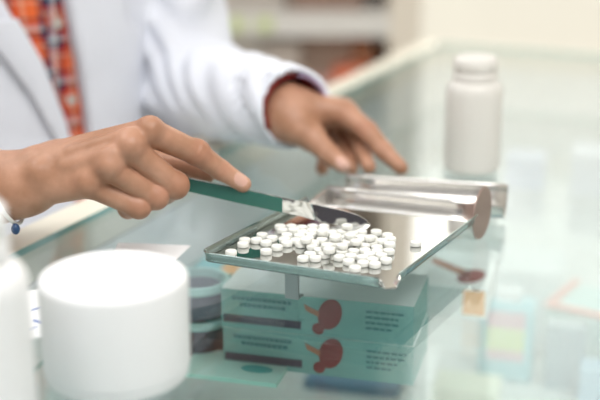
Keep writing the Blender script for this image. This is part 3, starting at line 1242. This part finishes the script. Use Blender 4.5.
# forearm and wrist: two bones wide
FR.cap(palm, fore, Rwr, 0.031, 0.0225, 0.01)
wr_r, wr_u = W(34, 170, 0.888), W(32, 192, 0.878)
FR.cap(palm, W(-40, 196, 0.905), wr_r, 0.0205, 0.0165, 0.012)
FR.cap(palm, W(-40, 210, 0.895), wr_u, 0.0215, 0.0165, 0.012)
mcp = {'i': W(150, 132, 0.873), 'm': W(130, 148, 0.861), 'r': W(109, 167, 0.856), 'p': W(89, 185, 0.858)}
FR.cap(palm, W(42, 164, 0.892), mcp['i'], 0.0155, 0.0112, 0.0060)
FR.cap(palm, W(40, 170, 0.884), mcp['m'], 0.0160, 0.0112, 0.0060)
FR.cap(palm, W(38, 180, 0.880), mcp['r'], 0.0155, 0.0108, 0.0060)
FR.cap(palm, W(36, 188, 0.878), mcp['p'], 0.0150, 0.0100, 0.0060)
# body of the palm behind the knuckles and the heel of the thumb
FR.cap(palm, W(60, 176, 0.895), W(122, 168, 0.885), 0.017, 0.014, 0.014)
FR.cap(palm, W(62, 160, 0.905), W(118, 158, 0.912), 0.016, 0.0125, 0.012)
# wrist bone and knuckle caps
FR.ell(palm, W(38, 172, 0.867), (0.0078, 0.0070, 0.0078), None, 0.010)
for kx, r_ in (('i', 0.0095), ('m', 0.0105), ('r', 0.0100), ('p', 0.0090)):
    FR.ell(palm, mcp[kx] + np.array([0.001, -0.0044, 0.0036]), (r_, r_, r_), None, 0.006)
# tendons
FR.cap(palm, W(72, 152, 0.868), W(128, 133, 0.861), 0.0034, 0.0040, 0.006)
FR.cap(palm, W(66, 166, 0.861), W(112, 152, 0.851), 0.0034, 0.0040, 0.006)
fing = FR.new()
allf = [
    ([mcp['i'], W(197, 153, 0.892), W(220, 169.5, 0.900), W(243, 184, 0.9045)], [0.0112, 0.0096, 0.0082, 0.0068]),
    ([mcp['m'], W(175.5, 186, 0.876), W(166, 193, 0.902), W(154, 186, 0.916)], [0.0106, 0.0100, 0.0086, 0.0075]),
    ([mcp['r'], W(156, 197, 0.869), W(146, 200, 0.894), W(136, 192, 0.908)], [0.0102, 0.0095, 0.0082, 0.0072]),
    ([mcp['p'], W(139, 207, 0.864), W(128, 209, 0.887), W(120, 200, 0.900)], [0.0095, 0.0088, 0.0076, 0.0068]),
]
for pts, rad in allf:
    g = FR.new()
    chain(FR, g, pts, rad, 0.003)
    pip = pts[1]
    FR.ell(g, pip + np.array([0.0, -0.001, 0.0015]), (rad[1] * 1.02,) * 3, None, 0.004)
    np.minimum(fing, g, out=fing)
g = FR.new()                                          # thumb, behind the blade
chain(FR, g, [W(66, 160, 0.907), W(120, 152, 0.919), W(174, 163, 0.920), W(207, 174.5, 0.9165)], [0.0150, 0.0112, 0.0098, 0.0072], 0.006)
np.minimum(fing, g, out=fing)
hand = smin(palm, fing, 0.0032)
# creases over the index joints, worn as shallow grooves
x, y, z = FR.ax[0][:, None, None], FR.ax[1][None, :, None], FR.ax[2][None, None, :]


def groove(f, F, c, axis, w, depth, R):
    c = np.array(c)
    q = F.sl(c - R, c + R)
    X, Y, Z = F.pts(q)
    ax = axis / np.linalg.norm(axis)
    u = (X - c[0]) * ax[0] + (Y - c[1]) * ax[1] + (Z - c[2]) * ax[2]
    rr = np.sqrt((X - c[0]) ** 2 + (Y - c[1]) ** 2 + (Z - c[2]) ** 2) / R
    f[q] += (depth * np.exp(-(u / w) ** 2) * np.clip(1 - rr ** 2, 0, 1)).astype(np.float32)


ip = allf[0][0]
for a, b, t in ((1, 2, -0.08), (1, 2, 0.10), (2, 3, 0.0), (2, 3, 0.12)):
    d = ip[b] - ip[a]
    groove(hand, FR, ip[a] + d * t + np.array([0.002, -0.008, 0.004]), d, 0.0011, 0.0007, 0.013)
# flattened nail bed on the index
nail_c = W(240.5, 179.5, 0.8985)
Pr, Fr = FR.mesh(hand, 2)

# ---- farther (left) hand
lo = np.array([W(240, 110, 1.13)[0] - 0.03, 1.03, ZT + 0.0])
hi = np.array([W(420, 110, 1.10)[0], 1.235, ZT + 0.125])
FL = Field(lo, hi, 0.0012)
palm = FL.new()
foreL = Lel + (Lwr - Lel) * 0.62
FL.cap(palm, foreL, Lwr, 0.031, 0.026, 0.01)
FL.cap(palm, foreL + np.array([0, 0.004, 0.006]), W(286, 102, 1.142), 0.026, 0.0200, 0.010)
FL.cap(palm, foreL, W(290, 122, 1.118), 0.024, 0.0180, 0.010)
m2 = {'i': W(346, 114, 1.125), 'm': W(343, 110, 1.148), 'r': W(336, 110, 1.168), 'p': W(327, 113, 1.184)}
FL.cap(palm, W(289, 104, 1.135), m2['i'], 0.0175, 0.0118, 0.012)
FL.cap(palm, W(288, 103, 1.145), m2['m'], 0.0165, 0.0115, 0.010)
FL.cap(palm, W(287, 105, 1.155), m2['r'], 0.0155, 0.0110, 0.010)
FL.cap(palm, W(286, 109, 1.160), m2['p'], 0.0145, 0.0100, 0.010)
FL.cap(palm, W(290, 120, 1.122), W(312, 136, 1.100), 0.0185, 0.0135, 0.012)
FL.cap(palm, W(300, 114, 1.130), W(330, 118, 1.140), 0.0150, 0.0110, 0.014)
fing2 = FL.new()
allf2 = [
    ([m2['i'], W(367, 131, 1.103), W(384, 151, 1.083), W(401, 168, 1.066)], [0.0118, 0.0100, 0.0086, 0.0070]),
    ([m2['m'], W(359, 138, 1.130), W(364, 155, 1.102), W(369, 167, 1.080)], [0.0112, 0.0098, 0.0084, 0.0070]),
    ([m2['r'], W(343, 141, 1.150), W(349, 158, 1.122), W(352, 168, 1.098)], [0.0108, 0.0094, 0.0080, 0.0068]),
    ([m2['p'], W(331, 140, 1.160), W(325, 158, 1.135), W(322, 169, 1.108)], [0.0098, 0.0086, 0.0074, 0.0066]),
    ([W(292, 124, 1.116), W(313, 139, 1.094), W(331, 156, 1.078), W(343, 165.5, 1.066)], [0.0165, 0.0122, 0.0100, 0.0074]),
]
for pts, rad in allf2:
    g = FL.new()
    chain(FL, g, pts, rad, 0.003)
    np.minimum(fing2, g, out=fing2)
hand2 = smin(palm, fing2, 0.006)
Pl, Fl = FL.mesh(hand2, 3)
nail2_c = W(342.5, 160.5, 1.060)

# ---- the rest of the body, coarse: it is dressed
FB = Field((-0.75, 0.80, 0.0), (0.10, 1.60, ZT + 0.75), 0.007)
bd, s_, t_, z_ = torso_d(FB, -0.32, 0.37, -0.004)
NK, HD = TP(0, 0.0, 0.36), TP(0, 0.035, 0.55)
FB.cap(bd, NK, TP(0, 0.015, 0.47), 0.052, 0.047, 0.04)
FB.cap(bd, TP(-0.15, -0.01, 0.325), TP(0.15, -0.01, 0.325), 0.045, 0.045, 0.05)
RH = [LD, FD, UPZ]
FB.ell(bd, TP(0, 0.012, 0.575), (0.074, 0.094, 0.096), RH, 0.02)
FB.ell(bd, TP(0, 0.040, 0.510), (0.058, 0.066, 0.066), RH, 0.03)
FB.cap(bd, TP(0, 0.106, 0.560), TP(0, 0.118, 0.532), 0.009, 0.0125, 0.012)      # nose
FB.cap(bd, TP(-0.020, 0.096, 0.492), TP(0.020, 0.096, 0.492), 0.009, 0.009, 0.008)  # mouth
for sg_ in (-1, 1):
    FB.ell(bd, TP(sg_ * 0.076, 0.0, 0.545), (0.010, 0.018, 0.030), RH, 0.008)
    FB.cap(bd, TP(sg_ * 0.018, 0.094, 0.580), TP(sg_ * 0.046, 0.084, 0.580), 0.008, 0.008, 0.014)
FB.cap(bd, Lsh, Lel, 0.046, 0.038, 0.04)
FB.cap(bd, Rsh, Rel, 0.046, 0.038, 0.04)
FB.cap(bd, Lel, Lel + (Lwr - Lel) * 0.75, 0.038, 0.0265, 0.012)
FB.cap(bd, Rel, Rel + (Rwr - Rel) * 0.60, 0.038, 0.0290, 0.012)
for sg_ in (-1, 1):
    FB.cap(bd, TP(sg_ * 0.085, 0, -0.16), TP(sg_ * 0.09, 0.015, -0.48), 0.080, 0.052, 0.05)
    FB.cap(bd, TP(sg_ * 0.09, 0.015, -0.48), TP(sg_ * 0.095, 0, -0.86), 0.052, 0.034, 0.02)
    FB.cap(bd, TP(sg_ * 0.095, -0.02, -0.905), TP(sg_ * 0.10, 0.13, -0.918), 0.036, 0.028, 0.02)
Pb, Fb = FB.mesh(bd, 2)

person = thing('person', 'person in a white coat over an orange plaid shirt, counting tablets with a spatula', 'person', (TC[0], TC[1], 0.0))


def tmp(name, P, F):
    me = bpy.data.meshes.new(name)
    me.from_pydata([tuple(p) for p in P.tolist()], [], F.tolist())
    o_ = bpy.data.objects.new(name, me)
    C.objects.link(o_)
    return o_


ob = tmp('t0', Pb, Fb)
for nm, P_, F_ in (('t1', Pr, Fr), ('t2', Pl, Fl)):
    oo = tmp(nm, P_, F_)
    mo = ob.modifiers.new(nm, 'BOOLEAN')
    mo.operation = 'UNION'
    mo.solver = 'EXACT'
    mo.object = oo
dg = bpy.context.evaluated_depsgraph_get()
dg.update()
me = bpy.data.meshes.new_from_object(ob.evaluated_get(dg))
for nm in ('t0', 't1', 't2'):
    bpy.data.objects.remove(bpy.data.objects[nm])
me.name = 'body'
vc = np.zeros(len(me.vertices) * 3)
me.vertices.foreach_get('co', vc)
vc = vc.reshape(-1, 3)
pc = np.zeros(len(me.polygons) * 3)
me.polygons.foreach_get('center', pc)
pc = pc.reshape(-1, 3)
pn = np.zeros(len(me.polygons) * 3)
me.polygons.foreach_get('normal', pn)
pn = pn.reshape(-1, 3)
mi = np.zeros(len(me.polygons), int)


def nail(center, along, out, la, wa):
    along = along / np.linalg.norm(along)
    out = out / np.linalg.norm(out)
    side = np.cross(along, out)
    side /= np.linalg.norm(side)
    d = pc - center
    u, w = d @ along, d @ side
    k = (np.abs(u / la) ** 2.6 + np.abs(w / wa) ** 2.6 < 1) & (np.linalg.norm(d, axis=1) < 0.014) & (pn @ out > 0.3)
    mi[k] = 1


nail(nail_c, ip[3] - ip[2], np.array([0.35, -0.75, 0.55]), 0.0064, 0.0048)
nail(nail2_c, allf2[4][0][3] - allf2[4][0][2], np.array([0.15, -0.75, 0.6]), 0.0075, 0.0058)
# darker pigment over the finger joints and knuckles
pg = np.zeros(len(vc))
for pts, k0 in [(p_[0], 1.0) for p_ in allf] + [(p_[0], 0.8) for p_ in allf2[:4]]:
    for c_, rad_, am in ((pts[0], 0.013, 0.7), (pts[1], 0.0125, 1.0), (pts[2], 0.009, 0.7)):
        pg = np.maximum(pg, k0 * am * np.exp(-(np.linalg.norm(vc - c_, axis=1) / rad_) ** 4))
at = me.attributes.new('pigment', 'FLOAT', 'POINT')
at.data.foreach_set('value', pg.astype(np.float32))
me.polygons.foreach_set('use_smooth', [True] * len(me.polygons))
me.materials.clear()
me.materials.append(M['skin'])
me.materials.append(M['nail'])
me.polygons.foreach_set('material_index', mi.tolist())
body = bpy.data.objects.new('body', me)
C.objects.link(body)
body.parent = person
body.matrix_parent_inverse = parent_mat(person).inverted()
print('BODY', len(me.vertices), 'nail', mi.sum())

# ---- plaid shirt
FS = Field((-0.62, 1.00, ZT - 0.30), (0.02, 1.62, ZT + 0.42), 0.006)
sd_, s_, t_, z_ = torso_d(FS, -0.20, 0.375, 0.004)
FS.cap(sd_, TP(0, -0.005, 0.36), TP(0, 0.005, 0.415), 0.062, 0.058, 0.02)
neck = FS.new()
FS.cap(neck, TP(0, 0.0, 0.30), TP(0, 0.02, 0.50), 0.052, 0.050)
shirt_d = np.maximum(sd_, -neck) + (0.0012 * np.sin(s_ * 70 + z_ * 22) * np.sin(z_ * 31 + 1)).astype(np.float32)
P_, F_ = FS.mesh(shirt_d, 3)
uv = np.stack([(P_[:, 0] - TC[0]) * LD[0] + (P_[:, 1] - TC[1]) * LD[1] + 0.10 * (P_[:, 2] - ZT), P_[:, 2]], 1)
shirt = np_obj('shirt', P_, F_, [M['plaid']], person, uv=uv)


def chest(px, py, grow=0.0):
    """where the view ray of a pixel meets the chest (s, t, z)"""
    d = ray(px, py)
    best = None
    for Yd in np.arange(1.05, 1.45, 0.0005):
        p = CAMP + d * (Yd / d[1])
        s = (p[0] - TC[0]) * LD[0] + (p[1] - TC[1]) * LD[1]
        t = (p[0] - TC[0]) * FD[0] + (p[1] - TC[1]) * FD[1]
        zz = p[2] - ZT
        a = np.interp(zz, TZ, TA) + grow
        b = np.interp(zz, TZ, TBk) + grow
        if (s / a) ** 2 + (t / b) ** 2 <= 1:
            return s, t, zz
    return s, t, zz


def chest_pt(s, z, grow):
    a = np.interp(z, TZ, TA) + grow
    b = np.interp(z, TZ, TBk) + grow
    t = b * math.sqrt(max(0.0, 1 - min(1, (s / a) ** 2)))
    return TP(s, t, z)


# placket and buttons
pl_ = [chest(*p, 0.004) for p in ((52, 0), (64, 60), (74, 120), (78, 150))]
plz = np.array([p[2] for p in pl_])[::-1]
pls = np.array([p[0] for p in pl_])[::-1]
rows = []
for z in np.linspace(-0.10, 0.33, 40):
    c = np.interp(z, plz, pls)
    rows.append([chest_pt(c + q, z, 0.0062 if abs(q) < 0.013 else 0.0045) for q in np.linspace(-0.0145, 0.0145, 9)])
bm = sheet(rows)
me_uv = obj('placket', bm, M['plaid'], shirt, smooth=True)
l = me_uv.data.uv_layers.new(name='UVMap')
for lp in me_uv.data.loops:
    v = me_uv.data.vertices[lp.vertex_index].co
    l.data[lp.index].uv = ((v.x - TC[0]) * LD[0] + (v.y - TC[1]) * LD[1] + 0.011, v.z + 0.012)
M['button'] = mat('shirt_button', (0.55, 0.50, 0.45), 0.3)
bz0 = chest(69, 100, 0.004)[2]
for k in (-1, 0, 1, 2, 3):
    z = bz0 + 0.085 * k
    c = chest_pt(np.interp(z, plz, pls), z, 0.0068)
    disc(c, FD, 0.0062, 0.0022, M['button'], 'button', shirt)

# ---- white coat
FC = Field((-0.66, 0.88, ZT - 0.62), (0.07, 1.62, ZT + 0.42), 0.0048)
cd, s_, t_, z_ = torso_d(FC, -0.55, 0.37, 0.016)
q = np.clip((-0.12 - z_) / 0.4, 0, 1)
cd = cd - (0.03 * q).astype(np.float32)
FC.cap(cd, TP(-0.14, -0.012, 0.325), TP(0.14, -0.012, 0.325), 0.056, 0.056, 0.05)
slv = FC.new()
FC.cap(slv, Lsh, Lel, 0.064, 0.053, 0.0)
FC.cap(slv, Rsh, Rel, 0.064, 0.053, 0.0)
Lcuff = Lel + (Lwr - Lel) * 1.05 + np.array([0.002, 0, 0.006])
Rcuff = Rel + (Rwr - Rel) * 0.80
FC.cap(slv, Lel, Lcuff + (Lcuff - Lel) * 0.2, 0.053, 0.0395, 0.012)
FC.cap(slv, Rel, Rcuff + (Rcuff - Rel) * 0.2, 0.053, 0.042, 0.012)
x, y, z = FC.ax[0][:, None, None], FC.ax[1][None, :, None], FC.ax[2][None, None, :]
# folds: soft ridges that run across the sleeve, deepest at the elbow
ea = np.exp(-(((x - Lel[0]) ** 2 + (y - Lel[1]) ** 2 + (z - Lel[2]) ** 2) / 0.13 ** 2))
w1 = np.sin((x * 0.55 - y * 0.5 + z * 0.8) * 165 + 1.5 * np.sin(x * 40 + z * 30))
w2 = np.sin((x * 0.9 + y * 0.3 - z * 0.4) * 110 + 1.2 * np.sin(y * 50))
slv = slv - ((0.0016 + 0.0042 * ea) * w1 + (0.0012 + 0.002 * ea) * w2).astype(np.float32)
# cut at the cuffs and hollow them
for e0, c0_ in ((Lel, Lcuff), (Rel, Rcuff)):
    ax = (c0_ - e0) / np.linalg.norm(c0_ - e0)
    u = (x - c0_[0]) * ax[0] + (y - c0_[1]) * ax[1] + (z - c0_[2]) * ax[2]
    dist = np.sqrt((x - c0_[0]) ** 2 + (y - c0_[1]) ** 2 + (z - c0_[2]) ** 2)
    near = dist < 0.12
    slv = np.where(near, np.maximum(slv, u), slv).astype(np.float32)
inn = FC.new()
FC.cap(inn, Lcuff + (Lel - Lcuff) * 0.35, Lcuff + (Lcuff - Lel) * 0.2, 0.036, 0.0345)
FC.cap(inn, Rcuff + (Rel - Rcuff) * 0.35, Rcuff + (Rcuff - Rel) * 0.2, 0.036, 0.036)
slv = np.maximum(slv, -inn)
cd = smin(cd, slv, 0.012)
# open front: the V between the lapels
le = [chest(*p, 0.012) for p in ((3, 0), (38, 60), (60, 118), (70, 150))]
re_ = [chest(*p, 0.012) for p in ((64, 0), (76, 60), (85, 120), (88, 150))]


def edge(pts):
    zz = np.array([p[2] for p in pts])[::-1]
    ss = np.array([p[0] for p in pts])[::-1]
    k = (ss[-1] - ss[-2]) / (zz[-1] - zz[-2])
    zz = np.append(zz, 0.40)
    ss = np.append(ss, ss[-1] + k * 0.6 * (0.40 - zz[-2]))
    zz = np.insert(zz, 0, -0.6)
    ss = np.insert(ss, 0, ss[0])
    return zz, ss


lz, ls = edge(le)
rz, rs = edge(re_)
sl_ = np.interp(FC.ax[2] - ZT, lz, ls)[None, None, :]
sr_ = np.interp(FC.ax[2] - ZT, rz, rs)[None, None, :]
gap = np.minimum(s_ - sl_, sr_ - s_)
gap = np.where(t_ > 0.02, gap, -1)
trunk_in = torso_d(FC, -0.8, 0.5, 0.001)[0]
carve = np.minimum(gap, trunk_in + 0.0 * gap)
cd = np.maximum(cd, np.minimum(gap, 0.05)).astype(np.float32)
neck = FC.new()
FC.cap(neck, TP(0, 0.0, 0.29), TP(0, 0.03, 0.50), 0.068, 0.075)
cd = np.maximum(cd, -neck)
P_, F_ = FC.mesh(cd, 2)
coatm = np_obj('coat', P_, F_, [M['coat']], person)


def lapel(inner_z, inner_s, outer, name, g0=0.0185, g1=0.0215):
    """folded flap lying on the coat front, from the V edge to the outer edge"""
    oz = np.array([p[1] for p in outer])
    os_ = np.array([p[0] for p in outer])
    rows = []
    for z in np.linspace(oz.min(), oz.max(), 46):
        a = np.interp(z, inner_z, inner_s)
        b = np.interp(z, oz, os_)
        rows.append([chest_pt(a + (b - a) * q, z, g0 + (g1 - g0) * (1 - (2 * q - 1) ** 2) * 0.6 + 0.003) for q in np.linspace(0, 1, 9)])
    return obj(name, sheet(rows, 0.0032), M['coat'], coatm, smooth=True)


def outer_edge(pix):
    r = [chest(*p, 0.02) for p in pix]
    r = sorted([(p[0], p[2]) for p in r], key=lambda q: q[1])
    return r


lapel(lz, ls, outer_edge([(62, 150), (50, 128), (28, 90), (2, 56), (-30, 20)]), 'lapel')
lapel(rz, rs, outer_edge([(138, 150), (141, 120), (141, 60), (139, 30), (127, 22), (120, -20)]), 'lapel')

# ---- shirt cuff inside the farther sleeve, bracelet, hair, trousers
axL = (Lcuff - Lel) / np.linalg.norm(Lcuff - Lel)
uL = np.cross(axL, UPZ)
uL /= np.linalg.norm(uL)
vL = np.cross(uL, axL)
M['cuff'] = mat('dark_red_cotton', (0.30, 0.035, 0.03), 0.9)
M['lilac'] = mat('lilac_cotton', (0.50, 0.38, 0.58), 0.9)
rows = []
for t in np.linspace(-0.08, -0.004, 5):
    rows.append([Lcuff + axL * t + (uL * math.cos(a) + vL * math.sin(a)) * 0.0325 for a in np.linspace(0, 2 * math.pi, 40)])
obj('shirt_cuff', sheet(rows, 0.0012), M['cuff'], shirt, smooth=True)
rows = []
for t in np.linspace(-0.006, 0.006, 3):
    rows.append([Lcuff + axL * t + (uL * math.cos(a) + vL * math.sin(a)) * 0.0330 for a in np.linspace(0.55 * math.pi, 0.95 * math.pi, 20)])
obj('cuff_edge', sheet(rows, 0.0016), M['lilac'], shirt, smooth=True)

axR = (Rwr - Rel) / np.linalg.norm(Rwr - Rel)
bc_ = W(6, 188, 0.889)
bn = np.array([1.0, -0.02, 0.42])
bn /= np.linalg.norm(bn)
uR = np.cross(bn, UPZ)
uR /= np.linalg.norm(uR)
vR = np.cross(uR, bn)
rel = vc - bc_
sel = (np.abs(rel @ bn) < 0.004) & (np.linalg.norm(rel, axis=1) < 0.06)
an = np.arctan2(rel[sel] @ vR, rel[sel] @ uR)
ra = np.hypot(rel[sel] @ vR, rel[sel] @ uR)
ring = []
for a in np.linspace(0, 2 * math.pi, 48, endpoint=False):
    k = np.abs((an - a + math.pi) % (2 * math.pi) - math.pi) < 0.14
    rr = (ra[k].max() if k.any() else 0.026) + 0.0016
    ring.append(bc_ + (uR * math.cos(a) + vR * math.sin(a)) * rr)
ring = [(ring[i - 1] + ring[i] * 2 + ring[(i + 1) % 48]) / 4 + np.array([0, 0, -0.0004]) for i in range(48)]
low = min(ring, key=lambda p: p[2] + p[1] * 0.6)
br = obj('bracelet', tube(ring, 0.0017, 8, True), mat('cord', (0.80, 0.79, 0.76), 0.8), person, smooth=True)
obj('bead', lathe([(0.0035 * math.sin(a), -0.0045 * math.cos(a)) for a in np.linspace(0, math.pi, 12)], 20, V(low + np.array([0.002, -0.004, -0.004]))), mat('blue_bead', (0.03, 0.07, 0.16), 0.3), br, smooth=True)

FH = Field(TP(0, 0, 0.40) - 0.20, TP(0, 0, 0.72) + 0.20, 0.006)
hd = FH.new()
FH.ell(hd, TP(0, 0.004, 0.585), (0.083, 0.100, 0.100), RH)
FH.ell(hd, TP(0, -0.05, 0.54), (0.075, 0.055, 0.085), RH, 0.03)
x, y, z = FH.ax[0][:, None, None], FH.ax[1][None, :, None], FH.ax[2][None, None, :]
th = (x - TC[0]) * FD[0] + (y - TC[1]) * FD[1]
hd = np.maximum(hd, np.minimum(th - 0.035, 0.618 - (z - ZT)).astype(np.float32))
P_, F_ = FH.mesh(hd, 2)
np_obj('hair', P_, F_, [M['hair']], person)

FT = Field((-0.62, 1.02, 0.0), (0.0, 1.62, ZT - 0.05), 0.008)
td = FT.new()
for sg_ in (-1, 1):
    FT.cap(td, TP(sg_ * 0.085, 0, -0.16), TP(sg_ * 0.09, 0.015, -0.48), 0.092, 0.066, 0.05)
    FT.cap(td, TP(sg_ * 0.09, 0.015, -0.48), TP(sg_ * 0.095, 0, -0.85), 0.066, 0.052, 0.02)
P_, F_ = FT.mesh(td, 2)
np_obj('trousers', P_, F_, [M['trousers']], person)
for sg_ in (-1, 1):
    FF = Field(TP(sg_ * 0.1, 0.05, -0.95) - np.array([0.2, 0.2, 0]), TP(sg_ * 0.1, 0.05, -0.82) + np.array([0.2, 0.2, 0]), 0.006)
    fd = FF.new()
    FF.cap(fd, TP(sg_ * 0.095, -0.025, -0.90), TP(sg_ * 0.10, 0.14, -0.915), 0.046, 0.036, 0.02)
    zf = FF.ax[2][None, None, :]
    fd = np.maximum(fd, (0.001 - zf).astype(np.float32))
    P_, F_ = FF.mesh(fd, 2)
    np_obj('shoe', P_, F_, [M['hair']], person)

M['eye'] = mat('eye_white', (0.75, 0.74, 0.72), 0.2)
M['iris'] = mat('iris', (0.03, 0.018, 0.012), 0.2)
M['lips'] = mat('lips', (0.42, 0.15, 0.12), 0.5)
for sg_ in (-1, 1):
    c = TP(sg_ * 0.031, 0.087, 0.566)
    ey = obj('eye', lathe([(0.0115 * math.sin(a), -0.0085 * math.cos(a)) for a in np.linspace(0, math.pi, 12)], 24, c), M['eye'], body, smooth=True)
    disc(TP(sg_ * 0.031, 0.0985, 0.566), FD, 0.0052, 0.0016, M['iris'], 'iris', body)
    bw = [TP(sg_ * (0.016 + 0.034 * q), 0.0985 - 0.012 * q, 0.590 + 0.005 * math.sin(q * 3)) for q in np.linspace(0, 1, 8)]
    obj('eyebrow', tube(bw, 0.0028, 8), M['hair'], body, smooth=True)

obj('mouth', tube([TP(x_, 0.1035 - 9.0 * x_ * x_, 0.4925 + 0.004 * abs(x_) / 0.02) for x_ in np.linspace(-0.021, 0.021, 9)], 0.0034, 8), M['lips'], body, smooth=True)
